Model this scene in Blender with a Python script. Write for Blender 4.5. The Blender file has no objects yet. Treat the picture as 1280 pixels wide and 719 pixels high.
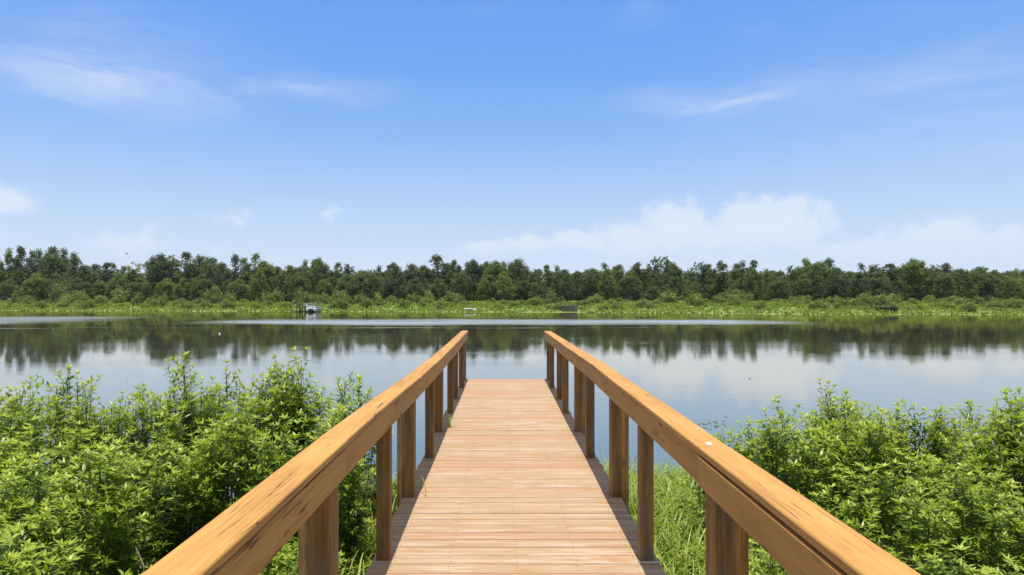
import bpy, math, random
import numpy as np
from mathutils import Vector, noise as mnoise

R = math.radians
random.seed(7)
SC = bpy.context.scene
COL = SC.collection

# ------------------------------------------------------------------ camera
CAM_Z, FPX, VX, VY = 2.75, 830.0, 628.0, 373.0
cam_d = bpy.data.cameras.new('camera')
cam = bpy.data.objects.new('camera', cam_d); COL.objects.link(cam)
cam.location = (0, 0, CAM_Z); cam.rotation_euler = (R(90), 0, 0)
cam_d.sensor_fit = 'HORIZONTAL'; cam_d.sensor_width = 36
cam_d.lens = 36 * FPX / 1280
cam_d.shift_x = (640 - VX) / 1280
cam_d.shift_y = (VY - 359.5) / 1280
cam_d.clip_start = 0.05; cam_d.clip_end = 6000
SC.camera = cam

# ------------------------------------------------------------------ sun, sky, exposure
SUN_EL, SUN_AZ = 83, 181            # azimuth clockwise from +Y (the lake): noon, the sun almost overhead
sl = bpy.data.lights.new('sun', 'SUN'); so = bpy.data.objects.new('sun', sl); COL.objects.link(so)
sl.energy = 4.6; sl.angle = R(0.53); sl.color = (1.0, 0.955, 0.88)
sd = Vector((math.sin(R(SUN_AZ)) * math.cos(R(SUN_EL)), math.cos(R(SUN_AZ)) * math.cos(R(SUN_EL)), math.sin(R(SUN_EL))))
so.rotation_euler = (-sd).to_track_quat('-Z', 'Y').to_euler()
so.location = (0, -5, 30)
vs = SC.view_settings
vs.view_transform = 'Standard'; vs.look = 'None'; vs.exposure = 0.3; vs.gamma = 1.0; vs.use_curve_mapping = False
SC.cycles.max_bounces = 8; SC.cycles.transparent_max_bounces = 8
SC.cycles.caustics_reflective = False; SC.cycles.caustics_refractive = False


class NT:
    """small helper to write node trees"""
    def __init__(s, tree): s.t = tree; s.n = tree.nodes; s.l = tree.links
    def node(s, typ, **kw):
        n = s.n.new(typ)
        for k, v in kw.items(): setattr(n, k, v)
        return n
    def put(s, sock, v):
        if hasattr(v, 'bl_idname') or isinstance(v, bpy.types.NodeSocket): s.l.new(v, sock)
        elif v is not None: sock.default_value = v
    def math(s, op, a, b=None, c=None, clamp=False):
        n = s.node('ShaderNodeMath', operation=op, use_clamp=clamp)
        s.put(n.inputs[0], a); s.put(n.inputs[1], b); s.put(n.inputs[2], c)
        return n.outputs[0]
    def vmath(s, op, a, b=None):
        n = s.node('ShaderNodeVectorMath', operation=op)
        s.put(n.inputs[0], a); s.put(n.inputs[1], b)
        return n.outputs[0]
    def ramp(s, v, lo, hi, a=0.0, b=1.0, smooth=True):
        n = s.node('ShaderNodeMapRange', interpolation_type='SMOOTHSTEP' if smooth else 'LINEAR', clamp=True) if smooth else s.node('ShaderNodeMapRange', clamp=True)
        for i, x in enumerate((v, lo, hi, a, b)): s.put(n.inputs[i], x)
        return n.outputs[0]
    def mix(s, f, a, b, blend='MIX'):
        n = s.node('ShaderNodeMix', data_type='RGBA', blend_type=blend)
        s.put(n.inputs[0], f)
        for i, x in ((6, a), (7, b)):
            if isinstance(x, tuple): x = (*x, 1) if len(x) == 3 else x
            s.put(n.inputs[i], x)
        return n.outputs[2]
    def noise(s, vec, scale, detail=4.0, rough=0.5, dist=0.0):
        n = s.node('ShaderNodeTexNoise')
        s.put(n.inputs['Vector'], vec)
        n.inputs['Scale'].default_value = scale; n.inputs['Detail'].default_value = detail
        n.inputs['Roughness'].default_value = rough; n.inputs['Distortion'].default_value = dist
        return n.outputs['Fac']
    def mapping(s, vec, loc=(0, 0, 0), rot=(0, 0, 0), scale=(1, 1, 1)):
        n = s.node('ShaderNodeMapping')
        s.put(n.inputs[0], vec); n.inputs[1].default_value = loc; n.inputs[2].default_value = rot; n.inputs[3].default_value = scale
        return n.outputs[0]
    def crp(s, v, stops):
        n = s.node('ShaderNodeValToRGB'); s.put(n.inputs[0], v)
        e = n.color_ramp.elements
        while len(e) < len(stops): e.new(0.5)
        for el, (p, c) in zip(e, stops): el.position = p; el.color = (*c, 1)
        return n.outputs[0]


def srgb(r, g, b):
    f = lambda c: c / 255 / 12.92 if c <= 10 else ((c / 255 + 0.055) / 1.055) ** 2.4
    return (f(r), f(g), f(b))


# ---- world: Nishita sky, summer cumulus low over the far shore and thin cirrus above
world = bpy.data.worlds.new('World'); SC.world = world; world.use_nodes = True
w = NT(world.node_tree)
for n in list(w.n): w.n.remove(n)
sky = w.node('ShaderNodeTexSky', sky_type='NISHITA', sun_disc=False)
sky.sun_elevation = R(SUN_EL); sky.sun_rotation = R(SUN_AZ)
sky.altitude = 0; sky.air_density = 1.0; sky.dust_density = 1.0; sky.ozone_density = 2.0
tc = w.node('ShaderNodeTexCoord')
D = tc.outputs['Generated']
sep = w.node('ShaderNodeSeparateXYZ'); w.put(sep.inputs[0], D)
az = w.math('ARCTAN2', sep.outputs[0], sep.outputs[1])
el = w.math('ARCSINE', sep.outputs[2])
comb = w.node('ShaderNodeCombineXYZ'); w.put(comb.inputs[0], az); w.put(comb.inputs[1], el)
AE = comb.outputs[0]


def ang(px, py):
    dx = (px - VX) / FPX; a = math.atan(dx)
    return a, math.atan((VY - py) / FPX / math.sqrt(1 + dx * dx))


def blobs(vec, items):
    acc = None
    for (px, py, wx, wy, amp) in items:
        a, e = ang(px, py)
        m = w.mapping(vec, loc=(-a / (wx / FPX), -e / (wy / FPX), 0), scale=(FPX / wx, FPX / wy, 0))
        ln = w.node('ShaderNodeVectorMath', operation='LENGTH'); w.put(ln.inputs[0], m)
        v = w.math('MULTIPLY', w.math('SUBTRACT', 1.0, w.math('MULTIPLY', ln.outputs['Value'], 0.5), clamp=True), amp)
        acc = v if acc is None else w.math('MAXIMUM', acc, v)
    return acc


wn = w.node('ShaderNodeTexNoise'); w.put(wn.inputs['Vector'], AE); wn.inputs['Scale'].default_value = 14; wn.inputs['Detail'].default_value = 3
warp = w.vmath('SCALE', w.vmath('SUBTRACT', wn.outputs['Color'], (0.5, 0.5, 0.5))); warp.node.inputs[3].default_value = 0.03
AEW = w.vmath('ADD', AE, warp)
cum = blobs(AEW, [(610, 312, 62, 14, .9), (665, 306, 70, 17, .95), (725, 302, 75, 19, 1), (785, 296, 65, 25, 1), (845, 280, 58, 35, 1.05), (820, 300, 130, 30, 1),
                  (900, 300, 110, 30, 1), (958, 274, 74, 37, 1.1), (990, 290, 70, 30, .95), (1065, 310, 70, 18, .95), (1125, 310, 75, 20, .95), (1175, 300, 72, 28, 1.05), (1235, 302, 66, 22, 1),
                  (8, 250, 34, 20, .95), (288, 268, 60, 26, .68), (402, 266, 62, 28, .64), (165, 306, 110, 24, .78), (-60, 290, 70, 20, .9), (1350, 290, 60, 20, 1), (1500, 270, 90, 30, 1), (-250, 260, 90, 30, 1)])
cn = w.noise(AE, 34, 8, 0.62)
cden = w.math('MULTIPLY', w.ramp(w.math('ADD', cum, w.math('MULTIPLY', w.math('SUBTRACT', cn, 0.5), 0.8)), 0.50, 0.84), w.ramp(el, 0.045, 0.105, 0.35, 1.0))
wn2 = w.node('ShaderNodeTexNoise'); w.put(wn2.inputs['Vector'], w.mapping(AE, scale=(2.0, 6.0, 1))); wn2.inputs['Scale'].default_value = 2.2; wn2.inputs['Detail'].default_value = 4
warp2 = w.vmath('SCALE', w.vmath('SUBTRACT', wn2.outputs['Color'], (0.5, 0.5, 0.5))); warp2.node.inputs[3].default_value = 0.09
AEC = w.vmath('ADD', AE, warp2)
cir = blobs(AEC, [(130, 98, 120, 24, 1), (60, 85, 90, 26, .6), (110, 60, 190, 60, .55), (390, 104, 95, 14, .75), (920, 120, 120, 17, .85), (1010, 122, 170, 42, .5), (1130, 85, 160, 30, .62), (805, 28, 45, 12, .4), (595, 6, 60, 12, .3), (940, 38, 50, 20, .35), (1250, 200, 150, 24, .5), (1180, 130, 260, 130, .45)])
st = w.noise(w.mapping(AEC, rot=(0, 0, R(-8)), scale=(3.0, 16.0, 1)), 3.0, 6, 0.6)
cirr = w.math('MULTIPLY', w.ramp(cir, 0.12, 1.1), w.ramp(st, 0.22, 0.75, 0.25, 1.0))
skyc = sky.outputs[0]
hs = w.node('ShaderNodeHueSaturation'); hs.inputs['Saturation'].default_value = 0.30; w.put(hs.inputs['Color'], skyc)
skyv = w.vmath('SCALE', hs.outputs[0]); skyv.node.inputs[3].default_value = 1.0
SKY_GAIN = skyv.node
# the humid air of a Florida noon whitens the sky towards the horizon
def skc(*c): return tuple(v / 0.1231 / 8 for v in srgb(*c))
airc = w.crp(w.math('MULTIPLY', w.math('MAXIMUM', el, 0.0), 2.0), [(0.0, skc(216, 229, 249)), (0.10, skc(211, 226, 249)), (0.22, skc(193, 217, 249)), (0.34, skc(170, 204, 248)), (0.46, skc(146, 190, 247)), (0.64, skc(122, 172, 244)), (0.86, skc(107, 161, 242)), (1.0, skc(100, 154, 238))])
airm = w.vmath('SCALE', airc); airm.node.inputs[3].default_value = 8.0
high = w.ramp(el, 0.35, 0.9)
c0 = w.mix(w.math('SUBTRACT', 1.0, high), skyv, airm)
c1 = w.mix(w.math('MULTIPLY', cirr, 0.70), c0, (6.2, 6.7, 7.9))
c2 = w.mix(w.math('MULTIPLY', cden, 0.55), c1, (7.1, 7.45, 7.95))
bg = w.node('ShaderNodeBackground'); w.put(bg.inputs[0], c2); bg.inputs[1].default_value = 0.1
wo = w.node('ShaderNodeOutputWorld'); w.put(wo.inputs[0], bg.outputs[0])


# ------------------------------------------------------------------ naming helpers
def tag(o, label=None, cat=None, group=None, kind=None):
    if label: o['label'] = label
    if cat: o['category'] = cat
    if group: o['group'] = group
    if kind: o['kind'] = kind
    return o


def empty(name, loc=(0, 0, 0), rz=0.0):
    o = bpy.data.objects.new(name, None); COL.objects.link(o)
    o.location = loc; o.rotation_euler = (0, 0, rz); o.empty_display_size = 0.2
    return o


def link(name, me, parent=None):
    o = bpy.data.objects.new(name, me); COL.objects.link(o)
    if parent: o.parent = parent
    return o


def kids(o): return [c for c in list(o.children)]


def copy_tree(o, parent=None):
    c = o.copy(); COL.objects.link(c)
    if parent: c.parent = parent
    for ch in kids(o): copy_tree(ch, c)
    return c


ORD = 'first second third fourth fifth sixth seventh eighth ninth tenth eleventh twelfth thirteenth fourteenth fifteenth sixteenth seventeenth eighteenth nineteenth twentieth'.split()
def ordinal(n):
    if n < 20: return ORD[n]
    t_, u = divmod(n + 1, 10)
    return ('twentieth thirtieth fortieth fiftieth'.split()[t_ - 2]) if u == 0 else 'twenty thirty forty fifty'.split()[t_ - 2] + '-' + ORD[u - 1]


class MB:
    """collects polygons into one mesh"""
    def __init__(s): s.v = []; s.f = []; s.m = []; s.c = []
    def add(s, vs, fs, mi=0, col=0.5):
        b = len(s.v); s.v += [tuple(v) for v in vs]
        for f in fs: s.f.append(tuple(i + b for i in f)); s.m.append(mi); s.c.append(col)
    def box(s, x0, x1, y0, y1, z0, z1, mi=0, col=0.5, bev=0.0):
        if bev <= 0:
            v = [(x, y, z) for x in (x0, x1) for y in (y0, y1) for z in (z0, z1)]
            s.add(v, [(0, 1, 3, 2), (4, 6, 7, 5), (0, 4, 5, 1), (2, 3, 7, 6), (0, 2, 6, 4), (1, 5, 7, 3)], mi, col); return
        b = bev; v = []; idx = {}
        for ix, x in enumerate((x0, x1)):
            for iy, y in enumerate((y0, y1)):
                for iz, z in enumerate((z0, z1)):
                    sx, sy, sz = (1 - 2 * ix) * b, (1 - 2 * iy) * b, (1 - 2 * iz) * b
                    for k, p in enumerate(((x, y + sy, z + sz), (x + sx, y, z + sz), (x + sx, y + sy, z))):
                        idx[(ix, iy, iz, k)] = len(v); v.append(p)
        F = []
        I = lambda a, b_, c, k: idx[(a, b_, c, k)]
        for a in (0, 1):
            F.append([I(a, 0, 0, 0), I(a, 1, 0, 0), I(a, 1, 1, 0), I(a, 0, 1, 0)][::(1 if a else -1)])
            F.append([I(0, a, 0, 1), I(1, a, 0, 1), I(1, a, 1, 1), I(0, a, 1, 1)][::(-1 if a else 1)])
            F.append([I(0, 0, a, 2), I(1, 0, a, 2), I(1, 1, a, 2), I(0, 1, a, 2)][::(1 if a else -1)])
        for a in (0, 1):
            for c in (0, 1):
                F.append([I(a, c, 0, 0), I(a, c, 1, 0), I(a, c, 1, 1), I(a, c, 0, 1)])
                F.append([I(a, 0, c, 0), I(a, 1, c, 0), I(a, 1, c, 2), I(a, 0, c, 2)])
                F.append([I(0, a, c, 1), I(1, a, c, 1), I(1, a, c, 2), I(0, a, c, 2)])
                for d in (0, 1): F.append([I(a, c, d, 0), I(a, c, d, 1), I(a, c, d, 2)])
        s.add(v, F, mi, col)
    def tube(s, pts, rad, n=6, mi=0, col=0.5, cap=True):
        pts = [Vector(p) for p in pts]; rings = []
        if not hasattr(rad, '__len__'): rad = [rad] * len(pts)
        vs = []
        for i, p in enumerate(pts):
            d = (pts[min(i + 1, len(pts) - 1)] - pts[max(i - 1, 0)]).normalized()
            a = d.orthogonal().normalized() if i == 0 else (a - d * a.dot(d)).normalized()
            b = d.cross(a)
            for k in range(n):
                t = 2 * math.pi * k / n
                vs.append(p + (a * math.cos(t) + b * math.sin(t)) * rad[i])
        fs = [(i * n + k, i * n + (k + 1) % n, (i + 1) * n + (k + 1) % n, (i + 1) * n + k) for i in range(len(pts) - 1) for k in range(n)]
        if cap: fs += [tuple(range(n))[::-1], tuple(range((len(pts) - 1) * n, len(pts) * n))]
        s.add(vs, fs, mi, col)
    def mesh(s, name, mats, smooth=False):
        me = bpy.data.meshes.new(name); me.from_pydata(s.v, [], s.f); me.update()
        for m in (mats if isinstance(mats, (list, tuple)) else [mats]): me.materials.append(m)
        me.polygons.foreach_set('material_index', s.m)
        at = me.attributes.new('rnd', 'FLOAT', 'FACE'); at.data.foreach_set('value', s.c)
        if smooth: me.polygons.foreach_set('use_smooth', [True] * len(s.f))
        import bmesh
        bm = bmesh.new(); bm.from_mesh(me); bmesh.ops.recalc_face_normals(bm, faces=bm.faces); bm.to_mesh(me); bm.free()
        return me
    def build(s, name, mats, parent=None, smooth=False): return link(name, s.mesh(name, mats, smooth), parent)


def np_mesh(name, V, F, mat, rnd=None, smooth=False):
    """V (n,3), F (m,k) with one k for all"""
    me = bpy.data.meshes.new(name)
    V = np.asarray(V, np.float32); F = np.asarray(F, np.int32); m, k = F.shape
    me.vertices.add(len(V)); me.vertices.foreach_set('co', V.ravel())
    me.loops.add(m * k); me.loops.foreach_set('vertex_index', F.ravel())
    me.polygons.add(m); me.polygons.foreach_set('loop_start', np.arange(0, m * k, k, dtype=np.int32))
    try: me.polygons.foreach_set('loop_total', np.full(m, k, np.int32))
    except Exception: pass
    if smooth: me.polygons.foreach_set('use_smooth', np.ones(m, bool))
    me.update(calc_edges=True); me.materials.append(mat)
    if rnd is not None:
        at = me.attributes.new('rnd', 'FLOAT', 'FACE'); at.data.foreach_set('value', np.asarray(rnd, np.float32))
    return me


# ------------------------------------------------------------------ materials
def new_mat(name):
    m = bpy.data.materials.new(name); m.use_nodes = True
    t = NT(m.node_tree); b = t.n['Principled BSDF']
    return m, t, b


def attr(t, name='rnd'):
    n = t.node('ShaderNodeAttribute', attribute_name=name); return n.outputs['Fac']


def leaf_mat(name, stops, trans=0.35, rough=0.45, spec=0.4, tint=(1.25, 1.3, 0.45), objvar=0.0):
    """leaf colour varied leaf by leaf, with light shining through the blade"""
    m, t, b = new_mat(name)
    v = attr(t)
    oi = t.node('ShaderNodeObjectInfo')
    if objvar: v = t.math('ADD', t.math('MULTIPLY', v, 1 - objvar), t.math('MULTIPLY', oi.outputs['Random'], objvar))
    c = t.crp(v, stops)
    t.put(b.inputs['Base Color'], c); b.inputs['Roughness'].default_value = rough
    b.inputs['Specular IOR Level'].default_value = spec
    tr = t.node('ShaderNodeBsdfTranslucent')
    t.put(tr.inputs[0], t.mix(1.0, c, tint, 'MULTIPLY'))
    mx = t.node('ShaderNodeMixShader'); mx.inputs[0].default_value = trans
    t.l.new(b.outputs[0], mx.inputs[1]); t.l.new(tr.outputs[0], mx.inputs[2])
    t.l.new(mx.outputs[0], t.n['Material Output'].inputs[0])
    return m


def plain(name, col, rough=0.6, metal=0.0, var=0.25, scale=8.0):
    m, t, b = new_mat(name)
    tcn = t.node('ShaderNodeTexCoord')
    nz = t.noise(tcn.outputs['Object'], scale, 5, 0.6)
    t.put(b.inputs['Base Color'], t.mix(t.ramp(nz, 0.3, 0.7), tuple(c * (1 - var) for c in col), tuple(min(1, c * (1 + var)) for c in col)))
    b.inputs['Roughness'].default_value = rough; b.inputs['Metallic'].default_value = metal
    return m


def wood(name, light, dark, axis, knots=True, grey=0.0, stain=0.0, board=False, contrast=1.0, rough=0.62):
    """sawn timber: grain streaks along one axis, knots, drying cracks, weathering"""
    m, t, b = new_mat(name)
    tcn = t.node('ShaderNodeTexCoord'); P = tcn.outputs['Object']
    r = attr(t)
    off = t.node('ShaderNodeCombineXYZ')
    for i in range(3): t.put(off.inputs[i], t.math('MULTIPLY', r, (13.7, 29.3, 7.9)[i]))
    P = t.vmath('ADD', P, off.outputs[0])
    s = [1.0, 1.0, 1.0]; s[axis] = 0.034
    wv = t.noise(t.mapping(P, scale=tuple(0.8 if i == axis else 5 for i in range(3))), 1.0, 3, 0.5)
    wob = t.node('ShaderNodeCombineXYZ')
    for i in range(3):
        if i != axis: t.put(wob.inputs[i], t.math('MULTIPLY', wv, 0.05))
    Pw = t.vmath('ADD', P, wob.outputs[0])
    g1 = t.noise(t.mapping(Pw, scale=tuple(x * 130 for x in s)), 1.0, 5, 0.7)
    g2 = t.noise(t.mapping(Pw, scale=tuple(x * 24 for x in s)), 1.0, 3, 0.5)
    g = t.math('ADD', t.math('MULTIPLY', g1, 0.55), t.math('MULTIPLY', g2, 0.45))
    c = t.mix(t.ramp(g, 0.5 - 0.14 / contrast, 0.5 + 0.14 / contrast), dark, light)
    big = t.noise(t.mapping(P, scale=tuple(1.1 if i == axis else 7.0 for i in range(3))), 1.0, 4, 0.6)
    c = t.mix(t.ramp(big, 0.42, 0.70, 0, 0.45), c, tuple(0.68 * a + 0.0 for a in dark))
    if board:
        c = t.mix(t.math('MULTIPLY', t.ramp(r, 0.0, 1.0, smooth=False), 0.75), c, tuple(x * q for x, q in zip(light, (0.78, 0.68, 0.58))))
    if stain:
        s1 = t.noise(t.mapping(P, scale=tuple(2.6 if i == axis else 9.0 for i in range(3))), 1.0, 3, 0.55)
        s3 = t.noise(t.mapping(P, loc=(5, 3, 1), scale=tuple(28 if i == axis else 60 for i in range(3))), 1.0, 5, 0.7)
        c = t.mix(t.ramp(s3, 0.42, 0.60, 0.0, 0.42), c, (0.40, 0.27, 0.165))
        s4 = t.noise(tcn.outputs['Object'], 1.3, 4, 0.6)
        c = t.mix(t.ramp(s4, 0.47, 0.64, 0, 0.45), c, (0.43, 0.245, 0.130))
        s5 = t.noise(t.mapping(P, loc=(9, 2, 4), scale=tuple(1.6 if i == axis else 26.0 for i in range(3))), 1.0, 4, 0.65)
        c = t.mix(t.ramp(s5, 0.50, 0.66, 0, 0.65), c, (0.56, 0.455, 0.345))
        s6 = t.noise(t.mapping(P, loc=(1, 8, 2), scale=tuple(2.4 if i == axis else 48.0 for i in range(3))), 1.0, 3, 0.6)
        c = t.mix(t.ramp(s6, 0.62, 0.70, 0, 0.55), c, (0.25, 0.145, 0.075))
        red = t.node('ShaderNodeTexWhiteNoise', noise_dimensions='1D'); t.put(red.inputs['W'], t.math('MULTIPLY', r, 37.0))
        c = t.mix(t.ramp(red.outputs['Value'], 0.70, 1.0, 0, 0.5), c, (0.43, 0.225, 0.125))
        c = t.mix(t.ramp(s1, 0.585, 0.64, 0, stain), c, (0.40, 0.205, 0.085))
    if grey:
        s2 = t.noise(P, 3.0, 5, 0.6)
        c = t.mix(t.ramp(s2, 0.45, 0.72, 0, grey), c, (0.16, 0.155, 0.115))
    bump = g
    if knots:
        vo = t.node('ShaderNodeTexVoronoi', voronoi_dimensions='3D', feature='F1')
        t.put(vo.inputs['Vector'], t.mapping(Pw, scale=tuple(1.9 if i == axis else 6.0 for i in range(3)))); vo.inputs['Scale'].default_value = 1.5
        vd = t.math('ADD', vo.outputs['Distance'], t.math('MULTIPLY', t.math('SUBTRACT', g2, .5), .12))
        c = t.mix(t.math('MULTIPLY', t.ramp(vd, 0.05, 0.155, 0.9, 0.0), t.ramp(t.noise(P, 2.3, 2, 0.5), 0.42, 0.58)), c, (0.10, 0.042, 0.015))
        ck = t.noise(t.mapping(Pw, loc=(3.1, 7.7, 1.3), scale=tuple(0.9 if i == axis else 46 for i in range(3))), 1.0, 2, 0.4)
        ckm = t.math('MULTIPLY', t.ramp(t.math('ABSOLUTE', t.math('SUBTRACT', ck, 0.5)), 0.004, 0.018, 1.0, 0.0),
                     t.ramp(t.noise(t.mapping(P, scale=tuple(1.4 if i == axis else 4 for i in range(3))), 1.0, 2, 0.5), 0.52, 0.58))
        c = t.mix(t.math('MULTIPLY', ckm, 0.8), c, (0.07, 0.03, 0.012))
        bump = t.math('SUBTRACT', g, t.math('MULTIPLY', ckm, 1.6))
    t.put(b.inputs['Base Color'], c)
    t.put(b.inputs['Roughness'], t.ramp(g, 0.3, 0.7, rough - 0.08, rough + 0.14)); b.inputs['Specular IOR Level'].default_value = 0.2
    bp = t.node('ShaderNodeBump'); bp.inputs['Strength'].default_value = 0.5; bp.inputs['Distance'].default_value = 0.003
    t.put(bp.inputs['Height'], bump); t.put(b.inputs['Normal'], bp.outputs[0])
    return m


M = {}
M['rail'] = wood('rail_timber', (0.59, 0.325, 0.098), (0.44, 0.215, 0.055), 1, contrast=0.8)
M['post'] = wood('post_timber', (0.38, 0.20, 0.062), (0.16, 0.075, 0.020), 2, grey=0.6)
M['deck'] = wood('deck_timber', (0.495, 0.362, 0.225), (0.375, 0.24, 0.127), 0, knots=False, stain=0.6, board=True, contrast=0.9, rough=0.7)
M['nail'] = plain('nail_steel', (0.08, 0.06, 0.05), 0.6, 0.3)
M['oldwood'] = plain('weathered_boards', (0.10, 0.085, 0.07), 0.85, 0, 0.35, 3)
M['white'] = plain('white_gelcoat', (0.78, 0.79, 0.78), 0.35, 0, 0.04)
M['dark'] = plain('dark_canvas', (0.045, 0.05, 0.055), 0.8)
M['alu'] = plain('boat_aluminium', (0.62, 0.63, 0.64), 0.35, 0.6, 0.08)
M['bark'] = plain('bark', (0.085, 0.068, 0.05), 0.9, 0, 0.45, 2.5)
M['stem'] = plain('green_brown_stem', (0.10, 0.085, 0.035), 0.7, 0, 0.4, 14)
M['dry'] = plain('dry_straw', (0.26, 0.20, 0.12), 0.7, 0, 0.2, 20)
M['wire'] = plain('galvanised_wire', (0.6, 0.6, 0.6), 0.35, 0.9, 0.1)
M['feather'] = plain('dark_plumage', (0.06, 0.055, 0.05), 0.7)
M['dropping'] = plain('bird_lime', (0.75, 0.75, 0.72), 0.8, 0, 0.1, 60)
M['float'] = plain('pale_float_plastic', (0.75, 0.74, 0.68), 0.5, 0, 0.08)

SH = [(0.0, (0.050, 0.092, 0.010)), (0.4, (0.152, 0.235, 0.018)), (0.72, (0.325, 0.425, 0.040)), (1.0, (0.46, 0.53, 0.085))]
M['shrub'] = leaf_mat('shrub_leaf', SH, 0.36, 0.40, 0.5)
M['grass'] = leaf_mat('grass_blade', [(0, (0.08, 0.13, 0.010)), (0.5, (0.25, 0.345, 0.034)), (1, (0.50, 0.54, 0.13))], 0.36, 0.45, 0.4)
M['treedark'] = leaf_mat('tree_leaf_dark', [(0, (0.055, 0.080, 0.032)), (0.5, (0.10, 0.140, 0.050)), (1, (0.17, 0.21, 0.07))], 0.38, 0.5, 0.3, objvar=0.5)
M['treemid'] = leaf_mat('tree_leaf_mid', [(0, (0.07, 0.105, 0.030)), (0.5, (0.12, 0.17, 0.045)), (1, (0.19, 0.24, 0.065))], 0.38, 0.5, 0.3, objvar=0.5)
M['treelite'] = leaf_mat('tree_leaf_light', [(0, (0.09, 0.13, 0.026)), (0.5, (0.16, 0.21, 0.042)), (1, (0.24, 0.28, 0.06))], 0.38, 0.5, 0.3, objvar=0.3)
M['bush'] = leaf_mat('bank_bush_leaf', [(0, (0.115, 0.155, 0.035)), (0.5, (0.185, 0.235, 0.052)), (1, (0.28, 0.32, 0.085))], 0.36, 0.5, 0.3, objvar=0.4)
M['marsh'] = leaf_mat('bank_marsh_leaf', [(0, (0.09, 0.135, 0.018)), (0.5, (0.205, 0.275, 0.026)), (0.85, (0.30, 0.36, 0.040)), (1, (0.38, 0.34, 0.11))], 0.3, 0.5, 0.3)

# ------------------------------------------------------------------ ground and water
SHP = [(-900, 388.5), (0, 388.6), (160, 389.0), (300, 389.5), (470, 390.0), (640, 390.6), (800, 391.2), (930, 392.6), (1050, 393.8), (1150, 393.4), (1280, 393.6), (2200, 393.5)]
SHX = np.array([(p - VX) / FPX * FPX * CAM_Z / (y - VY) for p, y in SHP]); SHY = np.array([FPX * CAM_Z / (y - VY) for p, y in SHP])
def shore(X):
    return np.interp(X, SHX, SHY) + 1.3 * np.sin(np.asarray(X) * 0.21) + 0.9 * np.sin(np.asarray(X) * 0.53 + 1.0)
def shore_px(px):
    """distance of the far waterline seen at picture column px"""
    Y = 130.0
    for _ in range(12): Y = float(shore((px - VX) / FPX * Y))
    return Y
def near_shore(X): return 8.7 + 0.5 * np.sin(np.asarray(X) * 0.7) - 0.02 * np.abs(X)
def bank_z(s):
    return np.interp(s, [-60, -10, -2, 0, 5, 14, 30, 80, 300], [-2.0, -1.2, -0.35, 0.0, 0.15, 1.05, 1.8, 2.2, 2.6])
def ground_z(X, Y):
    far = bank_z(Y - shore(X))
    near = np.interp(Y - near_shore(X), [-400, -60, -8, -2, -0.6, 0, 1.5, 8, 40], [1.5, 0.9, 0.35, 0.20, 0.10, -0.02, -0.4, -1.2, -2.0])
    return np.where(Y < 45, near, far)

xs = np.concatenate([np.linspace(-520, -160, 10), np.linspace(-150, -14, 90), np.linspace(-13, 13, 80), np.linspace(14, 150, 90), np.linspace(160, 520, 10)])
ys = np.concatenate([np.linspace(-100, -12, 8), np.linspace(-10, 14, 70), np.linspace(16, 95, 20), np.linspace(98, 200, 110), np.linspace(210, 700, 14)])
GX, GY = np.meshgrid(xs, ys)
GZ = ground_z(GX, GY) + np.where(GY > 95, 0.05 * np.sin(GX * 0.9) * np.sin(GY * 0.7), 0.02 * np.sin(GX * 3.1) * np.sin(GY * 2.7))
nx, ny = len(xs), len(ys)
ii = (np.arange(ny - 1)[:, None] * nx + np.arange(nx - 1)[None, :]).ravel()
gm, t, b = new_mat('bank_soil_and_turf')
geo = t.node('ShaderNodeNewGeometry'); P = geo.outputs['Position']
sp = t.node('ShaderNodeSeparateXYZ'); t.put(sp.inputs[0], P)
n1 = t.noise(P, 0.35, 5, 0.6); n2 = t.noise(P, 6.0, 5, 0.6)
turf = t.mix(t.ramp(n1, 0.35, 0.65), (0.13, 0.195, 0.032), (0.20, 0.265, 0.05))
turf = t.mix(t.ramp(t.noise(t.mapping(P, scale=(0.06, 0.3, 0)), 1.0, 3, 0.5), 0.62, 0.70, 0, 0.6), turf, (0.36, 0.30, 0.15))
soil = t.mix(t.ramp(n2, 0.35, 0.65), (0.045, 0.036, 0.022), (0.075, 0.085, 0.028))
t.put(b.inputs['Base Color'], t.mix(t.ramp(sp.outputs[1], 40, 60), soil, turf)); b.inputs['Roughness'].default_value = 0.95
tag(link('ground', np_mesh('ground', np.stack([GX.ravel(), GY.ravel(), GZ.ravel()], 1), np.stack([ii, ii + 1, ii + nx + 1, ii + nx], 1), gm, smooth=True)), kind='structure')

wm, t, b = new_mat('lake_water')
geo = t.node('ShaderNodeNewGeometry'); P = geo.outputs['Position']
sp = t.node('ShaderNodeSeparateXYZ'); t.put(sp.inputs[0], P)
X_, Y_ = sp.outputs[0], sp.outputs[1]
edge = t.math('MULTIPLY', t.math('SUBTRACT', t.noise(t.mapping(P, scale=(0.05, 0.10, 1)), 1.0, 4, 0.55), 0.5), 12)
yy = t.math('ADD', Y_, edge)
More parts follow.
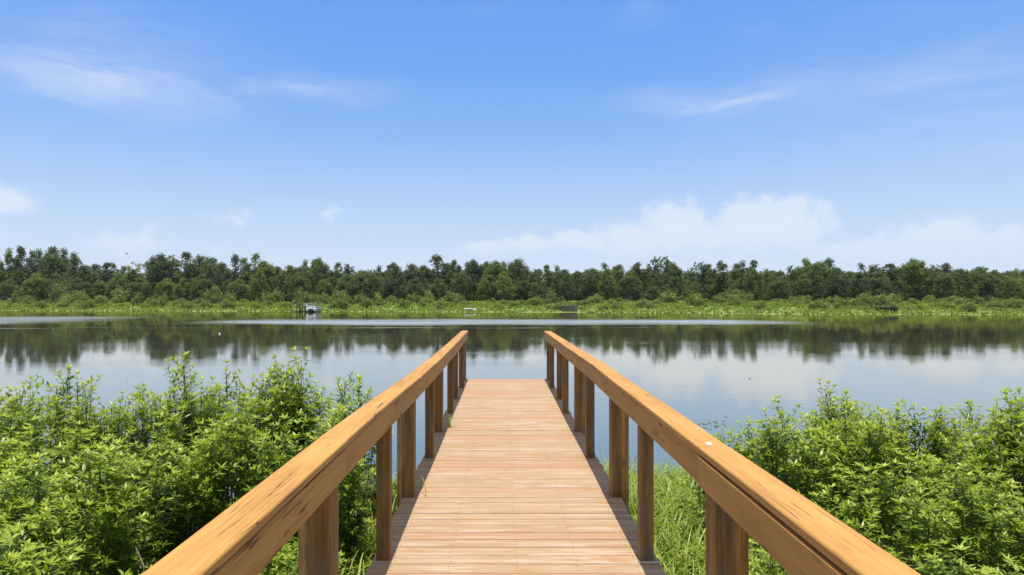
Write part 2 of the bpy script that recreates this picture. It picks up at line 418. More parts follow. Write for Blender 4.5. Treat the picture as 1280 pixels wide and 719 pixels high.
# light air ruffles a long strip in front of the far shore; the rest lies nearly still
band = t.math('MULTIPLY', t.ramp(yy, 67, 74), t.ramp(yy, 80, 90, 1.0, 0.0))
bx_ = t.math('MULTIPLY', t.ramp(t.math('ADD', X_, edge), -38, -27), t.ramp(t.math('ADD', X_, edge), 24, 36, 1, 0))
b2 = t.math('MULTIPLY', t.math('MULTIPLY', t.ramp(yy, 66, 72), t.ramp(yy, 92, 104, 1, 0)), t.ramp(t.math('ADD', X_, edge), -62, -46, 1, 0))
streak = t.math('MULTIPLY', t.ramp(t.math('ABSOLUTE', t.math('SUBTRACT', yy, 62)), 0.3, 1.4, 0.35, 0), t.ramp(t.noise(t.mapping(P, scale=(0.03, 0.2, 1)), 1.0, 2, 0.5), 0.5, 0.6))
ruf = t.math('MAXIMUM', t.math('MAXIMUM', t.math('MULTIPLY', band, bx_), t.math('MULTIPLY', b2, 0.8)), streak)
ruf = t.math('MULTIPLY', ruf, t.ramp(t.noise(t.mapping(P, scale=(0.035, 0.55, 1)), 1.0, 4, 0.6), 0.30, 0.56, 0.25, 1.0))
hi = t.noise(t.mapping(P, scale=(0.9, 2.6, 1)), 1.3, 4, 0.6)
fine = t.noise(t.mapping(P, scale=(1.0, 2.2, 1)), 6.0, 3, 0.6)
calm_patch = t.ramp(t.noise(t.mapping(P, scale=(0.05, 0.14, 1)), 1.0, 3, 0.5), 0.4, 0.65, 0.5, 1.6)
h = t.math('ADD', t.math('MULTIPLY', t.math('MULTIPLY', hi, calm_patch), 0.0022), t.math('MULTIPLY', ruf, t.math('MULTIPLY', fine, 0.016)))
bp = t.node('ShaderNodeBump'); bp.inputs['Strength'].default_value = 1.0; bp.inputs['Distance'].default_value = 1.0
t.put(bp.inputs['Height'], h)
lw = t.node('ShaderNodeLayerWeight'); lw.inputs['Blend'].default_value = 0.5
gl = t.node('ShaderNodeBsdfGlossy', distribution='GGX'); gl.inputs[0].default_value = (1.0, 0.935, 0.81, 1)
t.put(gl.inputs['Roughness'], t.math('ADD', 0.009, t.math('MULTIPLY', ruf, 0.10))); t.put(gl.inputs['Normal'], bp.outputs[0])
df = t.node('ShaderNodeBsdfDiffuse'); df.inputs[0].default_value = (0.080, 0.075, 0.058, 1)
rd = t.node('ShaderNodeBsdfDiffuse'); rd.inputs[0].default_value = (0.42, 0.47, 0.55, 1)   # pale colour painted in for sky and sun glitter on the wind ripples
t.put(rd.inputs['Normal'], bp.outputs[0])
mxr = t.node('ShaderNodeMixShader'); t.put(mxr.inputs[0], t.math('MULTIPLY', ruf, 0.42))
mxs = t.node('ShaderNodeMixShader'); t.put(mxs.inputs[0], t.math('POWER', lw.outputs['Facing'], 1.95))
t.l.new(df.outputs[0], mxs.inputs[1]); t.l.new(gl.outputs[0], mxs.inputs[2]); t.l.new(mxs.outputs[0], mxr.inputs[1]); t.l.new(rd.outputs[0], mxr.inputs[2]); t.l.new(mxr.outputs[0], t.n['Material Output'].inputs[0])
wx = np.linspace(-515, 515, 7); wy = np.array([-90, 0, 60, 120, 200, 600.]); WX, WY = np.meshgrid(wx, wy)
ii = (np.arange(5)[:, None] * 7 + np.arange(6)[None, :]).ravel()
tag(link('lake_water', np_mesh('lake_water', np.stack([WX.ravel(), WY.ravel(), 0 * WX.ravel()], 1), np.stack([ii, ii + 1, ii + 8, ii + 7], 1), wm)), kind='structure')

# ------------------------------------------------------------------ the pier
DZ, CX, Y0, Y1 = 1.05, 0.08, -2.2, 13.97
pier = tag(empty('wooden_pier', (CX, 0, 0)), 'long tan timber footbridge pier with handrails leading straight out over the lake', 'pier')
rng = random.Random(3)
mb = MB(); pitch = 0.1432; y = Y0; i = 0
EDGE = 0.93
while y < Y1 - 0.05:
    wd = rng.uniform(.1335, .1375); r = rng.random()
    big = abs(y - 5.60) < 0.075 or abs(y - 11.25) < 0.075
    dz = rng.uniform(-0.0014, 0.0014) + (0.004 if 5.62 > y else 0)
    mb.box(-EDGE + rng.uniform(-0.012, 0.012), EDGE + rng.uniform(-0.012, 0.012), y + rng.uniform(0, 0.0022), y + wd - (0.007 if big else 0), DZ - 0.036 + dz, DZ + dz, 0, r, bev=0.0022)
    for nxp in (-0.78, -0.42, 0.01, 0.40, 0.77):
        for off in (0.035, 0.10):
            cx_, cy_ = nxp + rng.uniform(-0.012, 0.012), y + off + rng.uniform(-0.008, 0.008)
            ring = [(cx_ + 0.0045 * math.cos(k * math.pi / 3), cy_ + 0.0045 * math.sin(k * math.pi / 3), DZ + dz + 0.0012) for k in range(6)]
            mb.add(ring, [(0, 1, 2, 3, 4, 5)], 1, r)
    y += pitch + rng.uniform(-0.0006, 0.0006); i += 1
deck = mb.build('deck', [M['deck'], M['nail']], pier)
for sx in (-0.72, 0.0, 0.72):
    s_ = MB(); s_.box(sx - 0.022, sx + 0.022, Y0, Y1 - 0.03, DZ - 0.235, DZ - 0.042, 0, rng.random(), bev=0.003); s_.build('stringer', M['post'], pier)
RT = 1.012     # rail top above the deck
def warp_l(y): return float(np.interp(y, [0, 2.5, 3.7, 4.8, 5.7, 8, 9.9, 11.5, 14], [.034, .034, .037, .018, .0, -.012, -.014, -.004, .008]))
def warp_r(y): return float(np.interp(y, [0, 1.6, 2.9, 4.0, 5.6, 6.7, 8.7, 11, 14], [.02, .02, .023, .030, .040, .040, .027, .015, .0]))
posts_y = [-1.2, 0.15, 1.53, 2.91, 4.29, 5.67, 7.05, 8.43, 9.81, 11.19, 12.57, 13.80]
for side in (-1, 1):
    wf = warp_l if side < 0 else warp_r
    for k, py in enumerate(posts_y):
        big = (k % 2 == 1)
        top = DZ + RT - 0.04 - 0.136 + wf(py)
        jx = rng.uniform(-0.006, 0.006)
        a, b_ = ((0.838 if side < 0 else 0.850), (0.983 if side < 0 else 0.998)) if big else (0.808, 0.897)
        a += jx; b_ += jx
        x0, x1 = sorted((side * a, side * b_)); hw = (b_ - a) / 2
        gz = float(ground_z(np.array(CX + x0), np.array(py))) - 0.4
        p_ = MB(); p_.box(x0, x1, py, py + 2 * hw, gz if big else DZ - 0.30, top - 0.001, 0, rng.random(), bev=0.006)
        p_.build('post', M['post'], pier)
    # handrail: beam made of lengths butted over the big posts, with a flat cap board on it
    br = MB(); cp = MB()
    joints = [Y0, 0.22, 2.98, 5.76, 8.5, 11.25, Y1 + 0.02] if side > 0 else [Y0, 0.4, 3.08, 5.74, 8.52, 11.25, Y1 + 0.02]
    for (ya, yb) in zip(joints[:-1], joints[1:]):
        n = max(2, int((yb - ya) / 0.35)); r = rng.random(); ox = rng.uniform(-0.002, 0.003)
        drop = 0.007 if ya < 2.5 else 0.002
        oin = -0.006 if (ya < 2.5 and side > 0) else 0.004
        for MBk, x0, x1, zt, zb, e, bow in ((br, 0.802 + oin, 0.930, RT - 0.038 - drop, RT - 0.176, 0.004, 0), (cp, 0.797 + ox, 0.941 + ox, RT, RT - 0.038, 0.008, 1)):
            vs_ = []; fs = []
            for q in range(n + 1):
                yq = ya + 0.0012 + (yb - ya - 0.0024) * q / n
                o = wf(yq) + 0.0015 * math.sin(yq * 3.1 + side) * bow; sxo = 0.003 * math.sin(yq * 1.7 + side * 2)
                z0_, z1_ = DZ + zb + o, DZ + zt + o
                ring = [(x0, z0_ + e), (x0, z1_ - e), (x0 + e * .35, z1_ - e * .35), (x0 + e, z1_), (x1 - e, z1_), (x1 - e * .35, z1_ - e * .35), (x1, z1_ - e), (x1, z0_ + e), (x1 - e, z0_), (x0 + e, z0_)]
                vs_ += [(side * (x + sxo), yq, z) for x, z in ring]
            K = 10
            fs = [(q * K + k, q * K + (k + 1) % K, (q + 1) * K + (k + 1) % K, (q + 1) * K + k) for q in range(n) for k in range(K)]
            fs += [tuple(range(K)), tuple(range(n * K, n * K + K))]
            MBk.add(vs_, fs, 0, r if bow == 0 else rng.random())
    hr = br.build('handrail', M['rail'], pier)
    cb = cp.build('cap_board', M['rail'], hr)
    if side > 0:
        d_ = MB(); rr = random.Random(5)
        for (cx_, cy_, rad) in ((0.86, 3.03, 0.013), (0.872, 3.05, 0.006), (0.85, 3.0, 0.005)):
            ring = []; 
            for k in range(10):
                q = rad * rr.uniform(.7, 1.25); ring.append((cx_ + q * math.cos(k * .628), cy_ + 1.5 * q * math.sin(k * .628), DZ + RT + warp_r(3) + 0.0012))
            top_ = [(x * .6 + cx_ * .4, y_ * .6 + cy_ * .4, z + .0025) for x, y_, z in ring]
            d_.add(ring + top_, [(k, (k + 1) % 10, 10 + (k + 1) % 10, 10 + k) for k in range(10)] + [tuple(range(10, 20))])
        d_.build('bird_dropping', M['dropping'], hr)

# ------------------------------------------------------------------ leaves
LP = np.array([(0, 0, 0), (-.5, .36, .10), (0, .36, 0), (.5, .36, .10), (-.34, .70, .06), (0, .70, 0), (.34, .70, .06), (0, 1, 0)], np.float32)
LF = np.array([(0, 2, 1, 0), (0, 3, 2, 0)], np.int32)
LQ = [(1, 2, 5, 4), (2, 3, 6, 5)]
LT = [(0, 2, 1), (0, 3, 2), (4, 5, 7), (5, 6, 7)]


def leaves_mesh(name, base, dirs, ups, L, W, mat, rnd, droop=0.25):
    """lance-shaped leaves folded along the midrib; all as triangles"""
    base, dirs, ups = (np.asarray(a, np.float32) for a in (base, dirs, ups))
    L = np.asarray(L, np.float32)[:, None]; W = np.asarray(W, np.float32)[:, None]
    dirs /= np.linalg.norm(dirs, axis=1, keepdims=True)
    side = np.cross(dirs, ups); side /= np.linalg.norm(side, axis=1, keepdims=True) + 1e-6
    up = np.cross(side, dirs)
    V = np.zeros((len(base), 8, 3), np.float32)
    for k, (a, b_, c) in enumerate(LP):
        V[:, k] = base + dirs * (b_ * L) + side * (a * W) + up * (c * W * 1.1 - droop * L * b_ * b_)
    tris = np.array([(0, 2, 1), (0, 3, 2), (1, 2, 5), (1, 5, 4), (2, 3, 6), (2, 6, 5), (4, 5, 7), (5, 6, 7)], np.int32)
    F = (np.arange(len(base))[:, None, None] * 8 + tris[None]).reshape(-1, 3)
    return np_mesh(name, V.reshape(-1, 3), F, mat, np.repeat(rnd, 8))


def make_shrub(seed, H=1.75, W=0.62, nst=15, thin=False):
    """wetland shrub: many upright leafy stems, each ending in a pale rosette of lance leaves"""
    g = np.random.default_rng(seed); base, dirs, ups, L, Wd, rn = [], [], [], [], [], []
    sm = MB()
    def leaf(p, d, l, r):
        base.append(p); dirs.append(d); ups.append((g.normal(0, .25), g.normal(0, .25), 1)); L.append(l); Wd.append(l * g.uniform(.20, .30)); rn.append(r)
    def shoot(p0, d0, ln, r0, top):
        n = max(4, int(ln / 0.045)); p = np.array(p0, float); d = np.array(d0, float); d /= np.linalg.norm(d)
        pts = [tuple(p)]; ph = g.uniform(0, 6.28)
        for k in range(n):
            d += np.array((g.normal(0, .05), g.normal(0, .05), .06)); d /= np.linalg.norm(d)
            p = p + d * ln / n; pts.append(tuple(p))
            f = k / n
            for _ in range(3):
                ph += 2.4
                o = np.array((math.cos(ph), math.sin(ph), 0.0)); o -= d * o.dot(d)
                dd = o * 1.0 + d * g.uniform(.25, 1.15)
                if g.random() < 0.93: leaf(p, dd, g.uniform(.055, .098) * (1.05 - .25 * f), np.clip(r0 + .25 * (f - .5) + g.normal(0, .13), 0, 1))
        for k in range(7):
            ph += 2.4; o = np.array((math.cos(ph), math.sin(ph), 0.0))
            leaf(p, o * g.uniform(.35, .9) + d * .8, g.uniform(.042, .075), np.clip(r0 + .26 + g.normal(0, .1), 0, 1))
        sm.tube(pts[::3] + ([pts[-1]] if (len(pts) - 1) % 3 else []), [max(.0012, .0032 * (1 - i / len(pts[::3]))) for i in range(len(pts[::3]) + (1 if (len(pts) - 1) % 3 else 0))], 3, cap=False)
    for s in range(nst):
        a = g.uniform(0, 6.28); q = math.sqrt(g.random()) * W
        ht = H * (1 - 0.22 * (q / W) ** 2) * g.uniform(.80, 1.02)
        b0 = np.array((math.cos(a) * q * .45, math.sin(a) * q * .45, -.1)); lean = np.array((math.cos(a) * q * .75, math.sin(a) * q * .75, ht))
        pts = []
        for k in range(7):
            f = k / 6; p = b0 * (1 - f) + lean * f; p[:2] += math.sin(f * 3.1 + s) * .03
            pts.append(tuple(p))
        sm.tube(pts, [.011 - .0085 * k / 6 for k in range(7)], 5, cap=False)
        shoot(pts[5], np.array(pts[6]) - np.array(pts[5]), ht * g.uniform(.16, .30), .62, True)
        nb = 22 if not thin else 10
        for k in range(nb):
            f = .16 + .80 * (k + g.random()) / nb
            i0 = min(5, int(f * 6)); p = np.array(pts[i0]) * (1 - (f * 6 - i0)) + np.array(pts[i0 + 1]) * (f * 6 - i0)
            th = a + g.normal(0, 1.3) if q > .2 * W else g.uniform(0, 6.28)
            shoot(p, (math.cos(th), math.sin(th), g.uniform(.45, 1.3)), g.uniform(.16, .34) * (1.1 - .35 * f), .14 + .52 * f + g.normal(0, .07), False)  # leaf colour darkens toward low shoots, painting in the shade inside the shrub
    fm = leaves_mesh('foliage', base, dirs, ups, L, Wd, M['shrub'], np.array(rn)); return fm, sm.mesh('stems', M['stem']), max(v.co.z for v in fm.vertices)


SHRUBS = [make_shrub(100 + k, 1.75, (0.58, 0.66, 0.52, 0.70, 0.6)[k], (15, 17, 13, 18, 15)[k]) for k in range(5)]
SHRUBS.append(make_shrub(120, 1.75, 0.34, 6, True))
rs = random.Random(21)
SH_LIST = []      # (X, depth, ztop, kind, label)


def shrub_at(px, d, top_y=None, ztop=None, kind=None, label='', wide=1.0, X=None):
    X = (px - VX) / FPX * d if X is None else X
    z = CAM_Z - (top_y - VY) * d / FPX if top_y is not None else ztop
    gz = float(ground_z(np.array(X), np.array(d)))
    k = rs.randrange(5) if kind is None else kind
    o = tag(empty('leafy_shrub', (X, d, max(gz, -0.05)), rs.uniform(0, 6.28)), label, 'shrub', 'leafy shrubs crowding both sides of the pier')
    f = link('foliage', SHRUBS[k][0], o); s = link('stems', SHRUBS[k][1], o)
    sc = (z - o.location.z) / SHRUBS[k][2]
    wd_ = (0.5 + 0.5 * sc) * wide; o.scale = (wd_ * rs.uniform(.95, 1.08), wd_ * rs.uniform(.95, 1.08), sc)
    return o


# the water's-edge rows: their tops stand against the lake, so each follows the outline seen in the photograph
left_edge = [(-25, 6.9, 464, None), (38, 6.8, 466, None), (88, 7.0, 456, 5), (105, 6.6, 468, None), (160, 7.0, 484, None), (214, 7.2, 440, 5), (232, 6.8, 456, None), (290, 7.4, 450, None), (338, 7.2, 452, None), (368, 7.3, 432, 2), (405, 7.5, 458, None), (446, 7.8, 470, 5)]
lt_lab = ['edge-of-picture leafy shrub of the waterside row, farthest from the pier', 'low rounded green shrub of the waterside row beside the thin upright sprig', 'thin upright sprig rising against pale water, farther from the pier than its taller twin', 'broad green shrub just behind the first thin upright sprig on the left bank',
          'shrub with dipping flat top between the two thin upright sprigs', 'tall thin sprig with open dark stems standing alone against the pale water', 'bushy green shrub leaning on the tall thin open-stemmed sprig', 'dense shrub with small pointed tip midway along the left waterside row',
          'bright dense shrub just before the tallest peak of the left bank', 'tallest peaked green shrub of the left bank, against the tree reflections', 'sloping green shrub falling away from the tallest peak toward the left rail', 'sparse small shrub with lone side shoot closest to the left handrail']
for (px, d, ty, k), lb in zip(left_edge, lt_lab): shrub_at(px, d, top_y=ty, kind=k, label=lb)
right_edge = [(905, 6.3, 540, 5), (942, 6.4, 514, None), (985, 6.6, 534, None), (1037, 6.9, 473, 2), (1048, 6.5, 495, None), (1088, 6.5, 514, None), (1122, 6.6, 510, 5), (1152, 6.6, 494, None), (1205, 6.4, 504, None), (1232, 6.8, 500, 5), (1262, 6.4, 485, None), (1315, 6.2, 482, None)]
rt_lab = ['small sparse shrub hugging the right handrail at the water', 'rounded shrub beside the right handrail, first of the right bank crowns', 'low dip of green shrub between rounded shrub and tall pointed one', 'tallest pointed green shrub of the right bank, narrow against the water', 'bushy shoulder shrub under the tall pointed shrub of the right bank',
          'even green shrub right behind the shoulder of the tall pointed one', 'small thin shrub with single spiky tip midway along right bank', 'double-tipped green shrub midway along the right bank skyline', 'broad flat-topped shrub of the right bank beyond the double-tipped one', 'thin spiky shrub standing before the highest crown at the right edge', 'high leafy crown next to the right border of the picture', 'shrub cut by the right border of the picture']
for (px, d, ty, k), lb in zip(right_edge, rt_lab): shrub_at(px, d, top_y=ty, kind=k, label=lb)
# the thicket in front of them
rows = [(5.7, 1.88, 'row behind the waterside'), (4.6, 1.78, 'middle row'), (3.6, 1.68, 'second row from the camera'), (2.7, 1.62, 'row nearest the camera')]
for (d, zt, row) in rows:
    for side in (-1, 1):
        k = 0; gap0 = 1.62 if side < 0 else (2.3 if d > 5 else 1.9 if d > 3.2 else 1.7)
        X = gap0
        lim = 0.80 * d + 0.55
        while X < lim:
            dd = d + rs.uniform(-.25, .25); z = zt + rs.uniform(-.2, .15)
            if side > 0: z -= 0.10
            if side < 0 and abs(d - 4.15) < .6 and abs(X - 2.2) < .45: z -= 0.55     # the dark hollow with dry stems
            if side < 0 and d < 5: z -= max(0, 0.55 - (X - gap0) * .55)
            if side > 0 and d < 5: z -= max(0, 0.42 - (X - gap0) * .5)
            lb = f"leafy shrub {'left' if side < 0 else 'right'} of the pier, {row}, {ORD[k]} from the rail"
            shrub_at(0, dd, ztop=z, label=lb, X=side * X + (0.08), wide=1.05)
            X += rs.uniform(.62, .78); k += 1

for (X, d, zt, lb) in ((-1.55, 5.9, 1.25, 'short leafy shrub behind the left handrail, seen between its middle posts'), (-1.45, 7.1, 1.05, 'low leafy shrub at the water seen between the farther left posts'), (-1.5, 4.6, 1.2, 'short dark leafy shrub seen below the left handrail between the near posts'), (1.75, 3.9, 1.35, 'dark leafy shrub right behind the nearest wide right post')):
    shrub_at(0, d, ztop=zt, label=lb, X=X, wide=.8)

# ------------------------------------------------------------------ tall grass beside the deck
def blades(name, pts, mat, lmin, lmax, wmin, wmax, seed, seg=5, lean=(.25, .9)):
    g = np.random.default_rng(seed); n = len(pts); pts = np.asarray(pts)
    ph = g.uniform(0, 6.28, n); L = g.uniform(lmin, lmax, n); W = g.uniform(wmin, wmax, n); bend = g.uniform(lean[0], lean[1], n)
    o = np.stack([np.cos(ph), np.sin(ph), 0 * ph], 1); s = np.stack([-np.sin(ph), np.cos(ph), 0 * ph], 1)
    V = np.zeros((n, seg + 1, 2, 3))
    c = pts.copy().astype(float)
    for k in range(seg + 1):
        f = k / seg; th = .08 + .12 * bend + bend * f * f * 2.3
        if k: c = c + (o * np.sin(th)[:, None] + np.array((0, 0, 1.)) * np.cos(th)[:, None]) * (L / seg)[:, None]
        w_ = W * (1 - f ** 2.2) * .5 + .0006
        V[:, k, 0] = c - s * w_[:, None]; V[:, k, 1] = c + s * w_[:, None]; V[:, k, 1, 2] += .3 * w_
    b0 = np.arange(n)[:, None, None] * (seg + 1) * 2
    q = np.array([(2 * k, 2 * k + 1, 2 * k + 3, 2 * k + 2) for k in range(seg)])
    return np_mesh(name, V.reshape(-1, 3), (b0 + q[None]).reshape(-1, 4), mat, np.repeat(np.clip(g.normal(.5, .22, n), 0, 1), seg))


g = np.random.default_rng(5)
pts = []
while len(pts) < 9000:
    x, yv = g.uniform(1.06, 3.2), g.uniform(2.2, 9.3)
    if yv > float(near_shore(x)) + .35: continue
    if x > 2.5 and g.random() < .6: continue
    pts.append((x, yv, float(ground_z(np.array(x), np.array(yv))) - .02))
while len(pts) < 12500:
    x, yv = g.uniform(-1.9, -0.86), g.uniform(1.2, 8.6)
    if x > -0.9 and g.random() < .5: continue
    pts.append((x, yv, float(ground_z(np.array(x), np.array(yv))) - .02))
gr = link('bank_grass', blades('bank_grass', pts, M['grass'], .34, .86, .009, .022, 9, seg=7, lean=(.4, 1.2)))
tag(gr, 'bright tall arching grass growing beside and under the pier deck', 'grass', kind='stuff')
pts = [(x, yv, -.05 + .15 * g.random()) for x, yv in zip(g.uniform(-7, 7, 900), g.uniform(8.2, 9.2, 900)) if abs(x - CX) > 1.0]
tag(link('waterside_reeds', blades('waterside_reeds', pts, M['grass'], .3, .6, .005, .010, 19)), 'fringe of short green reeds along the near water edge', 'reeds', kind='stuff')

def tuft(x, yv, z, n, lmin, lmax, seed, label):
    g_ = np.random.default_rng(seed)
    p = [(g_.normal(0, .018), g_.normal(0, .03), 0) for _ in range(n)]
    o = link('grass_tuft', blades('grass_tuft', p, M['grass'], lmin, lmax, .004, .008, seed, lean=(.3, 1.0)))
    o.location = (x, yv, z); tag(o, label, 'grass tuft')
    return o
tuft(-0.70, 8.75, DZ - .02, 22, .14, .30, 3, 'bright grass tuft sprouting at the foot of a left rail post')
tuft(-0.62, 5.72, DZ - .01, 2, .22, .30, 8, 'single green grass blade sticking up by the wide left post')
wr = MB(); wr.tube([(0.872, 4.275, DZ + .006), (0.885, 4.245, DZ + .010), (0.93, 4.235, DZ + .012), (0.985, 4.24, DZ + .010), (1.01, 4.262, DZ + .006)], .0035, 6)
tag(wr.build('wire', M['wire']), 'short bent pale wire lying at the foot of the narrow right post', 'wire')
ds = MB(); ds.tube([(-0.86, 2.98, 1.52), (-0.83, 3.2, 1.40), (-0.79, 3.42, 1.30)], [.004, .0035, .002], 5)
tag(ds.build('dry_stalk', M['dry']), 'thin pale dry stalk slanting down behind the wide near left post', 'stalk')
ds2 = MB()
for k in range(9):
    r_ = random.Random(k); x, yv = -2.15 + r_.uniform(-.25, .25), 4.25 + r_.uniform(-.3, .3); a = r_.uniform(0, 6.28); l = r_.uniform(.3, .6)
    ds2.tube([(x, yv, .5), (x + .1 * math.cos(a), yv + .1 * math.sin(a), 1.0), (x + l * .6 * math.cos(a), yv + l * .6 * math.sin(a), 1.05 + r_.uniform(-.15, .12))], [.004, .003, .002], 5)
tag(ds2.build('dry_stalks', M['dry']), 'bare dry brown stalks in the dark hollow of the left thicket', 'dry stalks')

# ------------------------------------------------------------------ far trees
def lumps_to_mesh(name, lumps, leaf, mat, seed, dens=46, flat=1.0, r0=.5):
    g = np.random.default_rng(seed); C, N, S, RN = [], [], [], []
    for (x, y_, z, r) in lumps:
        n = max(10, int(dens * (r / 1.0) ** 1.7)); v = g.normal(0, 1, (n, 3)); v /= np.linalg.norm(v, axis=1, keepdims=True)
        v[:, 2] = np.where((v[:, 2] < -.35) & (g.random(n) < .6), -v[:, 2], v[:, 2])
        q = r * (g.random(n) ** .45) * 1.06
        C.append(np.array((x, y_, z)) + v * q[:, None] * np.array((1, 1, flat)))
        nn = v * .9 + g.normal(0, .7, (n, 3)) + np.array((0, 0, .35)); N.append(nn / np.linalg.norm(nn, axis=1, keepdims=True))
        S.append(leaf * g.uniform(.55, 1.25, n)); RN.append(np.clip(r0 + g.normal(0, .09) + g.normal(0, .15, n), 0, 1))
    C, N, S, RN = np.concatenate(C), np.concatenate(N), np.concatenate(S), np.concatenate(RN)
    a = np.cross(N, g.normal(0, 1, N.shape)); a /= np.linalg.norm(a, axis=1, keepdims=True); b_ = np.cross(N, a)
    a *= S[:, None]; b_ *= (S * g.uniform(.45, .8, len(S)))[:, None]
    V = np.stack([C - a, C - b_ + a * .15, C + a, C + b_ - a * .1], 1).reshape(-1, 3)
    F = np.arange(len(C) * 4).reshape(-1, 4)
    return np_mesh(name, V, F, mat, RN)


TREE_H = 12.0
def make_tree(kind, mat, seed):
    r = random.Random(seed); tr = MB(); L = []
    H = TREE_H
    def lobe(x, y_, z0, z1, w_):
        nn = max(3, int((z1 - z0) / .75))
        for k in range(nn):
            f = (k + .5) / nn; ww = w_ * (math.sin(math.pi * min(1, .18 + f * .78)) ** .7)
            for _ in range(3 if w_ > 1.2 else 2):
                a = r.uniform(0, 6.28); q = ww * r.random() ** .6
                L.append((x + q * math.cos(a), y_ + q * math.sin(a), z0 + (z1 - z0) * f + r.uniform(-.3, .3), r.uniform(.75, 1.6) * (0.7 if w_ < 1.2 else 1)))
        L.append((x, y_, z1 - .45, .5)); L.append((x + r.uniform(-.4, .4), y_, z1 - .9, .7))
        tr.tube([(x * .2, y_ * .2, H * .16), (x * .6, y_ * .6, z0), (x * .95, y_, z1 - .8)], [.16, .10, .03], 5, cap=False)
    if kind == 'broad':
        lobe(0, 0, 1.2, H, 2.1)
        for k in range(4): a = k * 1.57 + r.uniform(-.5, .5); lobe(1.9 * math.cos(a), 1.9 * math.sin(a), 1.2 + r.random(), H * r.uniform(.66, .93), 1.7)
    elif kind == 'forked':
        for k in range(3): a = r.uniform(-.4, .4) + k * math.pi; lobe((.9 + r.random()) * math.cos(a) * (0 if k == 2 else 1), r.uniform(-1, 1), H * .45, H * (1.0, .93, .8)[k], .95)
        lobe(0, 0, .9, H * .62, 2.2); lobe(1.5, -.3, 1.0, H * .5, 1.6); lobe(-1.6, .2, .9, H * .55, 1.6)
    elif kind == 'column':
        lobe(0, 0, .8, H, .85); lobe(.3, .2, .8, H * .6, 1.1)
    elif kind == 'airy':
        for k in range(7):
            a = k * .9 + r.uniform(-.4, .4); q = .5 + 1.3 * r.random(); z = H * r.uniform(.70, .96)
            for _ in range(9): L.append((q * math.cos(a) + r.gauss(0, .5), q * math.sin(a) + r.gauss(0, .5), z + r.gauss(-.3, .6), r.uniform(.22, .5)))
            tr.tube([(0, 0, H * .45), (q * .6 * math.cos(a), q * .6 * math.sin(a), z - 1.5), (q * math.cos(a), q * math.sin(a), z)], [.10, .06, .02], 5, cap=False)
        L.append((0, 0, H - .5, .5)); L.append((.5, 0, H - .9, .45))
        lobe(0, 0, .9, H * .66, 1.9); lobe(1.3, .2, .9, H * .55, 1.5); lobe(-1.2, .1, .9, H * .6, 1.4)
    elif kind == 'round':
        lobe(0, 0, .9, H, 2.5)
        for k in range(6): a = k * 1.05 + r.uniform(-.3, .3); lobe(2.3 * math.cos(a), 2.3 * math.sin(a), .9, H * r.uniform(.70, .86), 1.8)
    tr.tube([(0, 0, -.4), (.05, .05, H * .2), (-.05, 0, H * .5), (0, 0, H * .8)], [.26, .2, .14, .05], 7, cap=False)
    return lumps_to_mesh('crown', L, .215, mat, seed, dens=66), tr.mesh('trunk', M['bark'])


KINDS = {'broad': [], 'forked': [], 'column': [], 'airy': [], 'round': []}
for kd, mats in (('broad', ('treedark', 'treemid', 'treedark')), ('forked', ('treedark', 'treemid', 'treedark')), ('column', ('treedark', 'treedark')), ('airy', ('treemid', 'treedark')), ('round', ('treelite', 'treemid', 'treedark'))):
    for q, mt in enumerate(mats): KINDS[kd].append(make_tree(kd, M[mt], 500 + 17 * len(kd) + q * 7) + (mt,))
ALT = {}
for kd in KINDS:                       # the same crowns in the wood's other tones
    for q, (cr_, tk_, mt) in enumerate(KINDS[kd]):
        for m2 in ('treedark', 'treemid', 'treelite'):
            if m2 == mt: ALT[kd, q, m2] = cr_
            else:
                c2_ = cr_.copy(); c2_.materials[0] = M[m2]; ALT[kd, q, m2] = c2_
def tone(px, r):
    u = r.random()
    if px < 330: return 'treelite' if u < .25 else 'treemid' if u < .65 else 'treedark'
    return 'treelite' if u < .06 else 'treemid' if u < .42 else 'treedark'
LOOK = {'broad': 'broad full', 'forked': 'fork-topped', 'column': 'narrow column-like', 'airy': 'open airy-topped', 'round': 'rounded low-crowned'}
TONE = {'treedark': 'dark green', 'treemid': 'mid green', 'treelite': 'yellow-green'}
